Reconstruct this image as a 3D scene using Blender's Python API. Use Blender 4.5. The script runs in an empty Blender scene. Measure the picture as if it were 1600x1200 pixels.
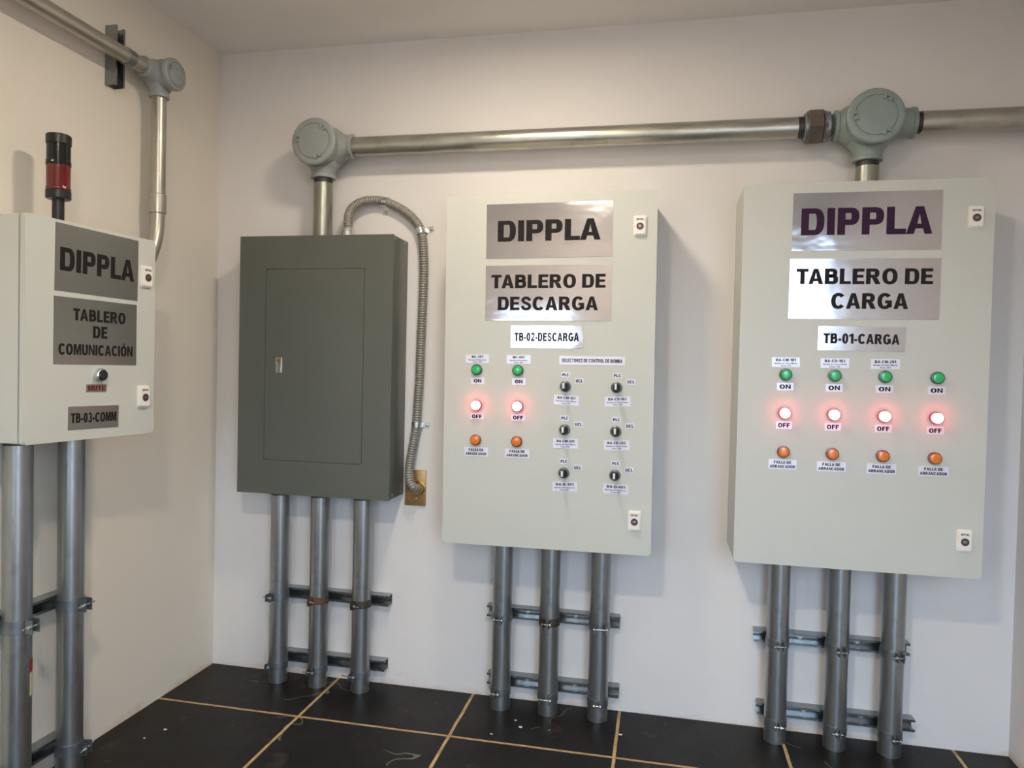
import bpy, bmesh, math, random
from mathutils import Vector, Matrix, Quaternion
random.seed(7)
S = bpy.context.scene
COL = S.collection
PI = math.pi

# ------------------------------------------------------------------ camera, world, exposure
ROOM_W, ROOM_H, ROOM_FRONT = 3.189, 2.703, -3.55
cam_d = bpy.data.cameras.new('camera')
cam = bpy.data.objects.new('camera', cam_d)
COL.objects.link(cam)
cam_d.sensor_width = 36.0
cam_d.lens = 1128.667 * 36.0 / 1600.0
cam_d.clip_start = 0.02


def cam_axes(yaw, pitch, roll):
    cy, sy, cp, sp = math.cos(yaw), math.sin(yaw), math.cos(pitch), math.sin(pitch)
    f = Vector((sy * cp, cy * cp, sp))
    r = Vector((cy, -sy, 0))
    u = r.cross(f)
    cr, sr = math.cos(roll), math.sin(roll)
    return cr * r + sr * u, -sr * r + cr * u, f


_r, _u, _f = cam_axes(-0.20458, -0.02188, 0.02251)
M = Matrix((_r, _u, -_f)).transposed().to_4x4()
M.translation = (1.9369, -2.8766, 1.3523)
cam.matrix_world = M
S.camera = cam
S.view_settings.view_transform = 'Standard'
S.view_settings.look = 'None'
S.view_settings.gamma = 1.0
S.view_settings.use_curve_mapping = False
S.view_settings.exposure = 1.25

SKY = (0.56, 0.76, 1.0)
SKY_STRENGTH = 4.6
GROUND = (0.23, 0.24, 0.26)
LAMP_COLOR = (1.0, 0.885, 0.705)
LAMP_STRENGTH = (70.0, 152.0)
LAMP_R = 0.10
LAMPS = [(1.38, -0.93), (1.45, -2.68)]
world = bpy.data.worlds.new('daylight')
S.world = world
world.use_nodes = True
bg = world.node_tree.nodes['Background']
wt = world.node_tree
w_tc = wt.nodes.new('ShaderNodeTexCoord')
w_sp = wt.nodes.new('ShaderNodeSeparateXYZ')
w_rp = wt.nodes.new('ShaderNodeValToRGB')
wt.links.new(w_tc.outputs['Generated'], w_sp.inputs[0])
w_add = wt.nodes.new('ShaderNodeMath')
w_add.operation = 'MULTIPLY_ADD'
w_add.inputs[1].default_value = 0.5
w_add.inputs[2].default_value = 0.5
wt.links.new(w_sp.outputs[2], w_add.inputs[0])
wt.links.new(w_add.outputs[0], w_rp.inputs[0])
for el, (p_, c_) in zip((w_rp.color_ramp.elements[0], w_rp.color_ramp.elements[1]), ((0.49, GROUND), (0.52, SKY))):
    el.position, el.color = p_, (*c_, 1)
wt.links.new(w_rp.outputs[0], bg.inputs[0])
bg.inputs[1].default_value = SKY_STRENGTH
# openings in the wall behind the camera: (x0, x1, z0, z1) of a doorway and of a window
OPENINGS = [(2.32, 3.15, 0.0, 2.30), (0.60, 1.20, 0.95, 1.80)]
for (ox0, ox1, oz0, oz1) in OPENINGS:
    pl = bpy.data.lights.new('daylight_portal', 'AREA')
    pl.shape = 'RECTANGLE'
    pl.size, pl.size_y = ox1 - ox0, oz1 - oz0
    pl.cycles.is_portal = True
    po = bpy.data.objects.new('daylight_portal', pl)
    COL.objects.link(po)
    po.location = ((ox0 + ox1) / 2, ROOM_FRONT - 0.06, (oz0 + oz1) / 2)
    po.rotation_euler = (PI / 2, 0, 0)


# ------------------------------------------------------------------ materials
def lin(c):
    return tuple((v / 255 / 12.92) if v / 255 <= 0.04045 else ((v / 255 + 0.055) / 1.055) ** 2.4 for v in c)


class NT:
    def __init__(self, name):
        self.m = bpy.data.materials.new(name)
        self.m.use_nodes = True
        self.t = self.m.node_tree
        self.b = self.t.nodes['Principled BSDF']

    def n(self, kind, **kw):
        x = self.t.nodes.new('ShaderNode' + kind)
        for k, v in kw.items():
            if k.startswith('i_'):
                x.inputs[k[2:].replace('_', ' ')].default_value = v
            else:
                setattr(x, k, v)
        return x

    def l(self, a, b):
        self.t.links.new(a, b)

    def co(self, scale=(1, 1, 1), which='Object'):
        tc = self.n('TexCoord')
        mp = self.n('Mapping')
        mp.inputs['Scale'].default_value = scale
        self.l(tc.outputs[which], mp.inputs['Vector'])
        return mp.outputs[0]

    def noise(self, vec, scale, detail=4, rough=0.55):
        x = self.n('TexNoise')
        x.inputs['Scale'].default_value = scale
        x.inputs['Detail'].default_value = detail
        x.inputs['Roughness'].default_value = rough
        self.l(vec, x.inputs['Vector'])
        return x.outputs['Fac']

    def ramp(self, fac, stops):
        x = self.n('ValToRGB')
        e = x.color_ramp.elements
        while len(e) < len(stops):
            e.new(0.5)
        for el, (p, c) in zip(e, stops):
            el.position = p
            el.color = (*c, 1) if len(c) == 3 else c
        self.l(fac, x.inputs[0])
        return x.outputs[0]

    def mix(self, fac, a, b, blend='MIX'):
        x = self.n('Mix', data_type='RGBA', blend_type=blend)
        for sock, v in ((x.inputs[0], fac), (x.inputs[6], a), (x.inputs[7], b)):
            if hasattr(v, 'is_output'):
                self.l(v, sock)
            else:
                sock.default_value = v if isinstance(v, (int, float)) else (*v, 1)
        return x.outputs[2]

    def math(self, op, a, b=0.0, c=0.0, clamp=False):
        x = self.n('Math', operation=op, use_clamp=clamp)
        for i, v in enumerate((a, b, c)):
            if hasattr(v, 'is_output'):
                self.l(v, x.inputs[i])
            else:
                x.inputs[i].default_value = v
        return x.outputs[0]

    def bump(self, h, strength=0.2, dist=0.002):
        x = self.n('Bump')
        x.inputs['Strength'].default_value = strength
        x.inputs['Distance'].default_value = dist
        self.l(h, x.inputs['Height'])
        self.l(x.outputs[0], self.b.inputs['Normal'])


def simple(name, col, rough=0.5, metal=0.0, var=0.06, scale=14.0, bump=0.0, spec=0.5):
    n = NT(name)
    v = n.co()
    f = n.noise(v, scale)
    c = lin(col)
    lo = tuple(max(0, x * (1 - var)) for x in c)
    hi = tuple(min(1, x * (1 + var)) for x in c)
    n.l(n.ramp(f, [(0.3, lo), (0.7, hi)]), n.b.inputs['Base Color'])
    n.b.inputs['Roughness'].default_value = rough
    n.b.inputs['Metallic'].default_value = metal
    n.b.inputs['Specular IOR Level'].default_value = spec
    if bump:
        n.bump(n.noise(v, scale * 12, 3), bump, 0.001)
    return n.m


def wall_mat(name, col, stain=True):
    n = NT(name)
    v = n.co()
    f = n.noise(v, 1.6, 5, 0.6)
    c = lin(col)
    base = n.ramp(f, [(0.25, tuple(x * 0.96 for x in c)), (0.75, tuple(min(1, x * 1.02) for x in c))])
    g = n.noise(v, 38, 3)
    base = n.mix(n.math('MULTIPLY', n.math('GREATER_THAN', g, 0.735), 0.25), base, tuple(x * 0.8 for x in c))
    if stain:     # rusty damp stain rising a few centimetres from the floor, blotchy
        sep = n.n('SeparateXYZ')
        n.l(v, sep.inputs[0])
        z = sep.outputs[2]
        s = n.noise(n.co((1.1, 1.1, 3)), 3.2, 4, 0.65)
        h = n.math('MULTIPLY_ADD', s, 0.20, -0.078)
        k = n.math('DIVIDE', n.math('SUBTRACT', h, z), 0.045, clamp=True)
        base = n.mix(n.math('MULTIPLY', k, 0.5), base, lin((206, 158, 116)))
    n.l(base, n.b.inputs['Base Color'])
    n.b.inputs['Roughness'].default_value = 0.75
    n.b.inputs['Specular IOR Level'].default_value = 0.25
    n.bump(n.noise(v, 90, 4, 0.7), 0.12, 0.002)
    return n.m


def floor_mat():
    n = NT('slate_floor_tile')
    v = n.co()
    sep = n.n('SeparateXYZ')
    n.l(v, sep.inputs[0])
    wob = n.noise(v, 9, 3)

    def grout(axis, off):
        a = n.math('ADD', sep.outputs[axis], n.math('MULTIPLY_ADD', wob, 0.006, -off - 0.003))
        a = n.math('DIVIDE', a, 0.6)
        fr = n.math('FRACT', n.math('ADD', a, 20.5))
        return n.math('LESS_THAN', n.math('ABSOLUTE', n.math('SUBTRACT', fr, 0.5)), 0.0058 / 0.6)
    gm = n.math('MAXIMUM', n.math('MULTIPLY', grout(0, 0.607), n.math('GREATER_THAN', sep.outputs[0], 0.05)), grout(1, -0.355))
    cloud = n.noise(v, 2.6, 6, 0.62)
    base = n.ramp(cloud, [(0.25, lin((12, 10, 8))), (0.5, lin((21, 18, 14))), (0.78, lin((35, 29, 22)))])
    dust = n.noise(v, 5.5, 5, 0.7)
    base = n.mix(n.math('MULTIPLY', n.math('GREATER_THAN', dust, 0.62), 0.18), base, lin((96, 84, 70)))
    # pale hairline veins: iso lines of a warped noise, broken up by a second one
    w = n.noise(n.co((1, 1, 1)), 1.7, 3, 0.55)
    vein = n.math('LESS_THAN', n.math('ABSOLUTE', n.math('SUBTRACT', w, 0.53)), 0.0022)
    gate = n.math('GREATER_THAN', n.noise(v, 2.3, 2), 0.58)
    base = n.mix(n.math('MULTIPLY', n.math('MULTIPLY', vein, gate), 0.5), base, lin((150, 142, 132)))
    gcol = n.ramp(n.noise(v, 22, 4), [(0.3, lin((168, 138, 98))), (0.7, lin((208, 176, 132)))])
    n.l(n.mix(gm, base, gcol), n.b.inputs['Base Color'])
    n.l(n.math('MULTIPLY_ADD', gm, 0.4, n.math('MULTIPLY_ADD', dust, 0.3, 0.28)), n.b.inputs['Roughness'])
    n.b.inputs['Specular IOR Level'].default_value = 0.25
    n.bump(n.math('MULTIPLY_ADD', gm, -0.6, n.math('MULTIPLY', n.noise(v, 40, 4), 0.3)), 0.25, 0.002)
    return n.m


def galv(name, col=(150, 156, 160), rough=0.42, stretch=(18, 18, 2.2), metal=0.9, var=0.16, pattern=2.0):
    n = NT(name)
    f = n.noise(n.co(stretch), pattern, 5, 0.6)
    c = lin(col)
    base = n.ramp(f, [(0.28, tuple(x * (1 - var) for x in c)), (0.72, tuple(min(1, x * (1 + var)) for x in c))])
    # small pale scuffs and dull smudges from handling
    sc = n.noise(n.co(tuple(q * 2.5 for q in stretch)), 3.0, 3, 0.7)
    scuff = n.math('GREATER_THAN', sc, 0.70)
    sm = n.noise(n.co(), 11, 3, 0.6)
    base = n.mix(n.math('MULTIPLY', n.math('GREATER_THAN', sm, 0.62), 0.22), base, tuple(q * 0.62 for q in c))
    base = n.mix(n.math('MULTIPLY', scuff, 0.45), base, lin((214, 214, 208)))
    n.l(base, n.b.inputs['Base Color'])
    n.b.inputs['Metallic'].default_value = metal
    g = n.noise(n.co(), 30, 3)
    n.l(n.math('MULTIPLY_ADD', g, 0.22, rough - 0.11), n.b.inputs['Roughness'])
    n.bump(n.noise(n.co(), 60, 3), 0.06, 0.001)
    return n.m


def foil(name, col, rough=0.24, metal=0.85, wrinkle=0.25):
    n = NT(name)
    n.l(n.ramp(n.noise(n.co((4, 1, 160)), 1.4, 3), [(0.3, tuple(x * 0.95 for x in lin(col))), (0.7, lin(col))]),
        n.b.inputs['Base Color'])
    n.b.inputs['Metallic'].default_value = metal
    n.b.inputs['Roughness'].default_value = rough
    n.bump(n.noise(n.co((1, 1, 1.6)), 9, 2, 0.4), wrinkle, 0.006)
    return n.m


def emit(name, col, strength, base=(255, 255, 255)):
    n = NT(name)
    n.b.inputs['Base Color'].default_value = (*lin(base), 1)
    n.b.inputs['Emission Color'].default_value = (*col, 1)
    g = n.noise(n.co(), 60, 2)
    n.l(n.math('MULTIPLY_ADD', g, strength * 0.1, strength * 0.95), n.b.inputs['Emission Strength'])
    n.b.inputs['Roughness'].default_value = 0.3
    return n.m


def lens(name, col, rough=0.18):
    n = NT(name)
    c = lin(col)
    n.l(n.ramp(n.noise(n.co(), 40, 2), [(0.3, tuple(x * 0.9 for x in c)), (0.7, c)]), n.b.inputs['Base Color'])
    n.b.inputs['Roughness'].default_value = rough
    n.b.inputs['Coat Weight'].default_value = 0.5
    n.b.inputs['Coat Roughness'].default_value = 0.1
    return n.m


MT = dict(
    wall=wall_mat('white_plaster', (226, 221, 218)),
    wallc=wall_mat('cream_plaster', (227, 219, 206)),
    ceil=wall_mat('ceiling_plaster', (236, 231, 226), False),
    floor=floor_mat(),
    cab=simple('light_grey_enamel', (195, 195, 187), 0.42, 0, 0.015, 6, 0.03),
    seal=simple('black_rubber_gasket', (60, 60, 60), 0.7),
    grey=simple('dark_grey_enamel', (90, 93, 86), 0.36, 0, 0.03, 5, 0.03),
    box=simple('grey_cast_paint', (146, 150, 148), 0.42, 0, 0.05, 22, 0.08),
    boxg=simple('green_grey_cast_paint', (138, 150, 146), 0.42, 0, 0.05, 22, 0.08),
    pipe=galv('galvanized_pipe_steel', (162, 165, 165), 0.34),
    pipew=galv('galvanized_worn_steel', (158, 158, 148), 0.34, (16, 16, 3), var=0.26),
    hpipe=galv('galvanized_wall_pipe_steel', (182, 181, 172), 0.34, (3, 16, 16), var=0.24),
    apipe=galv('bare_conduit_steel', (186, 182, 172), 0.36, (16, 3, 5), var=0.12),
    strut=galv('zinc_strut_steel', (148, 151, 152), 0.22, (6, 10, 10)),
    clamp=galv('zinc_clamp_steel', (140, 146, 150), 0.42, (9, 9, 9)),
    rust=galv('rusty_clamp_steel', (112, 82, 64), 0.62, (9, 9, 9), metal=0.55, var=0.35),
    dark=galv('dark_clamp_steel', (84, 78, 66), 0.5, (9, 9, 9), metal=0.7, var=0.3),
    bolt=galv('bright_zinc_bolt', (205, 205, 198), 0.25, (20, 20, 20)),
    union=galv('brown_iron_union', (122, 112, 104), 0.48, (10, 10, 10), metal=0.75, var=0.2),
    thread=galv('dark_pipe_thread', (74, 74, 70), 0.5, (300, 5, 5), metal=0.8),
    flex=simple('grey_corrugated_jacket', (150, 146, 136), 0.45, 0.35, 0.06, 30),
    zinc=galv('bright_zinc_strap', (214, 218, 220), 0.22, (30, 30, 30)),
    plate=simple('bronze_plate', (172, 136, 88), 0.36, 0.5, 0.12, 9),
    foil=foil('silver_foil_sticker', (186, 182, 184), 0.11, 0.70, 0.22),
    foil_s=foil('small_foil_sticker', (222, 220, 232), 0.3, 0.15, 0.25),
    foil_g=foil('brushed_grey_plate', (150, 150, 146), 0.3, 0.85, 0.1),
    ink=simple('black_lettering', (34, 30, 30), 0.6, 0, 0.05, spec=0.15),
    inkp=simple('purple_black_lettering', (52, 28, 54), 0.6, 0, 0.05, spec=0.15),
    inkr=simple('dark_red_lettering', (104, 22, 22), 0.5, 0, 0.05),
    lock=simple('ivory_plastic', (232, 226, 216), 0.4, 0, 0.02),
    lockd=simple('dark_maroon_insert', (92, 58, 62), 0.4, 0.2, 0.1),
    steel=galv('lock_steel', (130, 140, 150), 0.3, (20, 20, 20)),
    black=simple('black_plastic', (28, 29, 28), 0.35, 0, 0.08),
    blackg=simple('glossy_black_plastic', (22, 24, 25), 0.15, 0, 0.08),
    red=lens('red_beacon_lens', (104, 14, 14), 0.15),
    green=lens('green_lamp_lens', (28, 178, 96)),
    greend=lens('green_lamp_rim', (10, 78, 48)),
    orange=lens('orange_lamp_lens', (226, 120, 28)),
    oranged=lens('orange_lamp_rim', (122, 62, 22)),
    redrim=lens('red_lamp_rim', (200, 60, 66)),
    glowside=emit('lit_red_lens', (1.0, 0.06, 0.09), 12.0, (255, 60, 60)),
    glow=emit('lit_lamp_core', (1.0, 0.74, 0.74), 2.6),
    mark=simple('white_print', (222, 220, 214), 0.5),
    tagred=simple('red_label_paper', (140, 40, 34), 0.6),
    tagwhite=simple('cream_label_paper', (200, 188, 160), 0.6),
    chip=simple('white_plaster_chip', (214, 208, 198), 0.8),
    brass=galv('brass_latch', (176, 140, 84), 0.3, (20, 20, 20)),
    lamp=emit('lamp_diffuser', LAMP_COLOR, LAMP_STRENGTH[0]),
    lamp1=emit('room_lamp_diffuser', LAMP_COLOR, LAMP_STRENGTH[1]),
    lampf=simple('white_lamp_frame', (235, 232, 226), 0.4),
)


# ------------------------------------------------------------------ mesh helpers
def add_box(bm, c, s, bevel=0.0, seg=2):
    r = bmesh.ops.create_cube(bm, size=1.0)
    vs = r['verts']
    for v in vs:
        v.co = Vector((c[0] + v.co.x * s[0], c[1] + v.co.y * s[1], c[2] + v.co.z * s[2]))
    if bevel:
        es = list({e for v in vs for e in v.link_edges})
        bmesh.ops.bevel(bm, geom=es, offset=bevel, segments=seg, affect='EDGES', profile=0.5)


def frame_from(d):
    d = Vector(d).normalized()
    a = Vector((0, 0, 1)) if abs(d.z) < 0.9 else Vector((1, 0, 0))
    x = a.cross(d).normalized()
    return x, d.cross(x), d


def add_lathe(bm, origin, axis, prof, seg=32, phase=0.0, cap=True):
    """revolve (distance along axis, radius) pairs"""
    x, y, d = frame_from(axis)
    o = Vector(origin)
    rings = []
    for t, r in prof:
        rings.append([bm.verts.new(o + d * t + (x * math.cos(phase + 2 * PI * i / seg) + y * math.sin(phase + 2 * PI * i / seg)) * r)
                      for i in range(seg)])
    for a, b in zip(rings, rings[1:]):
        for i in range(seg):
            j = (i + 1) % seg
            bm.faces.new((a[i], a[j], b[j], b[i]))
    if cap:
        bm.faces.new(rings[0][::-1])
        bm.faces.new(rings[-1])


def add_cyl(bm, a, b, r, seg=32, phase=0.0, bev=0.0):
    a, b = Vector(a), Vector(b)
    L = (b - a).length
    prof = [(0, r), (L, r)] if not bev else [(0, r - bev), (bev, r), (L - bev, r), (L, r - bev)]
    add_lathe(bm, a, b - a, prof, seg, phase)


def catmull(pts, step):
    P = [Vector(p) for p in pts]
    out = []
    for i in range(len(P) - 1):
        p0, p1, p2, p3 = P[max(i - 1, 0)], P[i], P[i + 1], P[min(i + 2, len(P) - 1)]
        n = max(2, int((p2 - p1).length / step))
        for k in range(n):
            t = k / n
            out.append(0.5 * (2 * p1 + (p2 - p0) * t + (2 * p0 - 5 * p1 + 4 * p2 - p3) * t * t + (3 * p1 - p0 - 3 * p2 + p3) * t ** 3))
    out.append(P[-1])
    return out


def add_tube(bm, pts, r, seg=24):
    P = [Vector(p) for p in pts]
    rad = r if callable(r) else (lambda i, n: r)
    d = (P[1] - P[0]).normalized()
    x, y, _ = frame_from(d)
    rings = []
    for i, p in enumerate(P):
        nd = (P[min(i + 1, len(P) - 1)] - P[max(i - 1, 0)]).normalized()
        q = d.rotation_difference(nd)
        x, y, d = q @ x, q @ y, nd
        rr = rad(i, len(P))
        rings.append([bm.verts.new(p + (x * math.cos(2 * PI * k / seg) + y * math.sin(2 * PI * k / seg)) * rr) for k in range(seg)])
    for a, b in zip(rings, rings[1:]):
        for k in range(seg):
            j = (k + 1) % seg
            bm.faces.new((a[k], a[j], b[j], b[k]))
    bm.faces.new(rings[0][::-1])
    bm.faces.new(rings[-1])


def add_prism(bm, poly, mat):
    """poly: list of (x, z) extruded along y from 0 to 1, then transformed by mat"""
    A = [bm.verts.new(mat @ Vector((p[0], 0, p[1]))) for p in poly]
    B = [bm.verts.new(mat @ Vector((p[0], 1, p[1]))) for p in poly]
    n = len(poly)
    for i in range(n):
        j = (i + 1) % n
        bm.faces.new((A[i], A[j], B[j], B[i]))
    bm.faces.new(A[::-1])
    bm.faces.new(B)


def round_rect(w, h, r, seg=4):
    out = []
    for cx, cz, a0 in ((w / 2 - r, h / 2 - r, 0), (-w / 2 + r, h / 2 - r, 90), (-w / 2 + r, -h / 2 + r, 180), (w / 2 - r, -h / 2 + r, 270)):
        for k in range(seg + 1):
            a = math.radians(a0 + 90 * k / seg)
            out.append((cx + r * math.cos(a), cz + r * math.sin(a)))
    return out


def to_mesh(bm, name, mat, smooth=35):
    bmesh.ops.recalc_face_normals(bm, faces=bm.faces)
    me = bpy.data.meshes.new(name)
    bm.to_mesh(me)
    bm.free()
    me.materials.append(mat)
    if smooth:
        me.polygons.foreach_set('use_smooth', [True] * len(me.polygons))
        me.set_sharp_from_angle(angle=math.radians(smooth))
    return me


def link(name, me, parent=None, mtx=None):
    o = bpy.data.objects.new(name, me)
    COL.objects.link(o)
    if parent is not None:
        o.parent = parent
    if mtx is not None:
        o.matrix_local = mtx
    return o


def obj(name, bm, mat, parent=None, mtx=None, smooth=35, label=None):
    o = link(name, to_mesh(bm, name, mat, smooth), parent, mtx)
    if label:
        o['label'] = label
    return o


def tag(o, label, cat, group=None):
    o['label'] = label
    o['category'] = cat
    if group:
        o['group'] = group
    return o


def thing(name, label, cat, loc=(0, 0, 0), rot=(0, 0, 0), group=None):
    o = bpy.data.objects.new(name, None)
    o.empty_display_size = 0.05
    COL.objects.link(o)
    o.location = loc
    o.rotation_euler = rot
    return tag(o, label, cat, group)


def T(x, y, z):
    return Matrix.Translation((x, y, z))


def new():
    return bmesh.new()


# ------------------------------------------------------------------ lettering (flat printed letters as geometry)
_tc = {}
SV, SB = 0.225, 0.185            # stem and bar weights of the bold capitals, as a share of cap height


def rq(x0, z0, x1, z1):
    return [(x0, z0), (x1, z0), (x1, z1), (x0, z1)]


def ring(cx, cz, rx, rz, a0, a1, n=22, wx=None, wz=None, p=2.25):
    """a thick arc as quads, angles in degrees"""
    wx, wz = wx or SV, wz or SB
    out = []

    def pt(a, ax, az):
        c, s_ = math.cos(a), math.sin(a)
        return (cx + ax * math.copysign(abs(c) ** (2 / p), c), cz + az * math.copysign(abs(s_) ** (2 / p), s_))
    for k in range(n):
        a, b_ = math.radians(a0 + (a1 - a0) * k / n), math.radians(a0 + (a1 - a0) * (k + 1) / n)
        out.append([pt(a, rx - wx, rz - wz), pt(a, rx, rz), pt(b_, rx, rz), pt(b_, rx - wx, rz - wz)])
    return out


def ribbon(pts, w):
    out = []
    P = [Vector((p[0], p[1])) for p in pts]
    N = []
    for i, p in enumerate(P):
        d = (P[min(i + 1, len(P) - 1)] - P[max(i - 1, 0)]).normalized()
        N.append(Vector((-d.y, d.x)) * w / 2)
    for i in range(len(P) - 1):
        out.append([tuple(P[i] - N[i]), tuple(P[i + 1] - N[i + 1]), tuple(P[i + 1] + N[i + 1]), tuple(P[i] + N[i])])
    return out


def bowl(x, z0, z1, w):
    """right half of a D shape between two heights"""
    h = (z1 - z0) / 2
    r = min(h, w * 0.62)
    q = [rq(x, z0, x + w - r, z0 + SB), rq(x, z1 - SB, x + w - r, z1)]
    return q + ring(x + w - r, (z0 + z1) / 2, r, h, -90, 90, 18, SV, SB, 2.3)


def glyph(c):
    s_, b_ = SV, SB
    if c == 'I': return [rq(0, 0, s_, 1)], s_
    if c == 'L': return [rq(0, 0, s_, 1), rq(s_, 0, .60, b_)], .60
    if c == 'T': return [rq(.33 - s_ / 2, 0, .33 + s_ / 2, 1 - b_), rq(0, 1 - b_, .66, 1)], .66
    if c == 'E': return [rq(0, 0, s_, 1), rq(s_, 0, .63, b_), rq(s_, 1 - b_, .62, 1), rq(s_, .42, .58, .42 + b_ * .9)], .63
    if c == 'F': return [rq(0, 0, s_, 1), rq(s_, 1 - b_, .60, 1), rq(s_, .42, .54, .42 + b_ * .9)], .60
    if c == 'D': return [rq(0, 0, s_, 1)] + bowl(s_, 0, 1, .74 - s_), .74
    if c == 'P': return [rq(0, 0, s_, 1)] + bowl(s_, .36, 1, .68 - s_), .68
    if c == 'B': return [rq(0, 0, s_, 1)] + bowl(s_, .44, 1, .67 - s_) + bowl(s_, 0, .44 + b_ * .9, .72 - s_), .72
    if c == 'R': return [rq(0, 0, s_, 1)] + bowl(s_, .40, 1, .70 - s_) + [[(.50, 0), (.77, 0), (.60, .40), (.32, .40)]], .77
    if c in 'OÓ':
        q = ring(.40, .5, .40, .515, 0, 360, 40)
        if c == 'Ó': q = q + [[(.34, 1.06), (.47, 1.06), (.62, 1.24), (.40, 1.24)]]
        return q, .80
    if c == '0': return ring(.315, .5, .315, .515, 0, 360, 36, SV * .95), .63
    if c == 'C': return ring(.40, .5, .40, .515, 38, 322, 32), .75
    if c == 'G': return ring(.40, .5, .40, .515, 40, 335, 34) + [rq(.42, .36, .79, .36 + b_ * .95), rq(.79 - s_ * .9, .10, .79, .50)], .79
    if c == 'U': return [rq(0, .36, s_, 1), rq(.73 - s_, .36, .73, 1)] + ring(.365, .36, .365, .375, 180, 360, 20), .73
    if c == 'S':
        pts = [(.58, .70), (.53, .84), (.36, .915), (.19, .86), (.125, .735), (.20, .61), (.36, .52), (.53, .42), (.59, .27), (.52, .14), (.35, .085), (.17, .15), (.10, .32)]
        P = [tuple(p) for p in catmull([(x, 0, z) for x, z in pts], .03)]
        return ribbon([(p[0], p[2]) for p in P], .20), .70
    if c == 'A':
        q = [[(0, 0), (.235, 0), (.29, .2), (.055, .2)], [(.102, .37), (.337, .37), (.40, .74), (.40, 1), (.275, 1)]]
        return q + [[(.80 - x, z) for x, z in p] for p in q] + [[(.055, .2), (.745, .2), (.698, .37), (.102, .37)]], .80
    if c == 'M':
        q = [rq(0, 0, .205, 1), [(.205, 1), (.30, 1), (.44, .40), (.44, 0), (.36, 0), (.205, .58)]]
        return q + [[(.88 - x, z) for x, z in p] for p in q], .88
    if c == 'N': return [rq(0, 0, .21, 1), rq(.53, 0, .74, 1), [(.21, 1), (.21, .62), (.53, 0), (.53, .38)]], .74
    if c == '-': return [rq(0, .27, .33, .27 + b_)], .33
    if c == '1': return [rq(.20, 0, .20 + s_, 1), [(.0, .66), (.20, .74), (.30, 1), (.24, 1), (.0, .84)]], .43
    if c == '2':
        return ring(.31, .70, .30, .315, -8, 165, 18, SV * .92) + [[(.02, .0), (.62, .0), (.62, b_), (.02, b_)], [(.02, b_ * .6), (.30, b_ * .8), (.61, .66), (.38, .62)]], .63
    if c == '3': return ring(.29, .735, .27, .28, -90, 165, 20, SV * .9, SB * .85) + ring(.30, .285, .31, .30, -165, 90, 20, SV * .9, SB * .85), .62
    if c == '4': return [rq(.37, 0, .57, 1), rq(0, .22, .37, .39), rq(.57, .22, .66, .39), [(0, .39), (.20, .39), (.37, .72), (.37, 1)]], .66
    return [], .30


def text_raw(s, offset):
    global SV, SB
    key = (s, offset)
    if key in _tc:
        return _tc[key]
    SV, SB = (0.245, 0.20) if offset >= 0.04 else ((0.265, 0.21) if offset >= 0.03 else (0.245, 0.19))
    vs, fs = [], []
    if s.upper() == s:                     # bold grotesque capitals drawn here
        x = 0.0
        for c, pv in zip(s, ' ' + s):
            polys, adv = glyph(c)
            x -= 0.085 if pv + c in ('TA', 'LA', 'AT') else 0.0
            for k, q in enumerate(polys):
                fs.append(tuple(range(len(vs), len(vs) + len(q))))
                vs += [Vector((x + p[0], p[1], 2e-5 * (k % 3))) for p in q]
            x += adv + (0.085 if c not in ' ' else 0.0)
    else:                                  # the tiny mixed-case lines use the built-in face
        cu = bpy.data.curves.new('t', 'FONT')
        cu.body = s
        cu.offset = offset
        cu.resolution_u = 3
        cu.fill_mode = 'FRONT'
        o = bpy.data.objects.new('t', cu)
        COL.objects.link(o)
        bpy.context.view_layer.update()
        dg = bpy.context.evaluated_depsgraph_get()
        me = bpy.data.meshes.new_from_object(o.evaluated_get(dg))
        vs = [v.co.copy() for v in me.vertices]
        fs = [tuple(p.vertices) for p in me.polygons]
        bpy.data.objects.remove(o)
        bpy.data.curves.remove(cu)
        bpy.data.meshes.remove(me)
    _tc[key] = (vs, fs, min(v.x for v in vs), max(v.x for v in vs))
    return _tc[key]


def lettering(lines, depth, offset=0.03):
    """lines: (text, centre u, centre v, width, cap height) -> bmesh lying in the local xz plane at y=-depth"""
    bm = new()
    for (s, cu, cv, w, cap) in lines:
        vs, fs, x0, x1 = text_raw(s, offset)
        z0, z1 = (0.0, 1.0) if s.upper() == s else (0.0, 0.70)
        sx, sz = w / (x1 - x0), cap / (z1 - z0)
        nv = [bm.verts.new((cu + (v.x - (x0 + x1) / 2) * sx, -depth - v.z, cv + (v.y - (z0 + z1) / 2) * sz)) for v in vs]
        for f in fs:
            try:
                bm.faces.new([nv[i] for i in f])
            except ValueError:
                pass
    return bm


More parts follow.
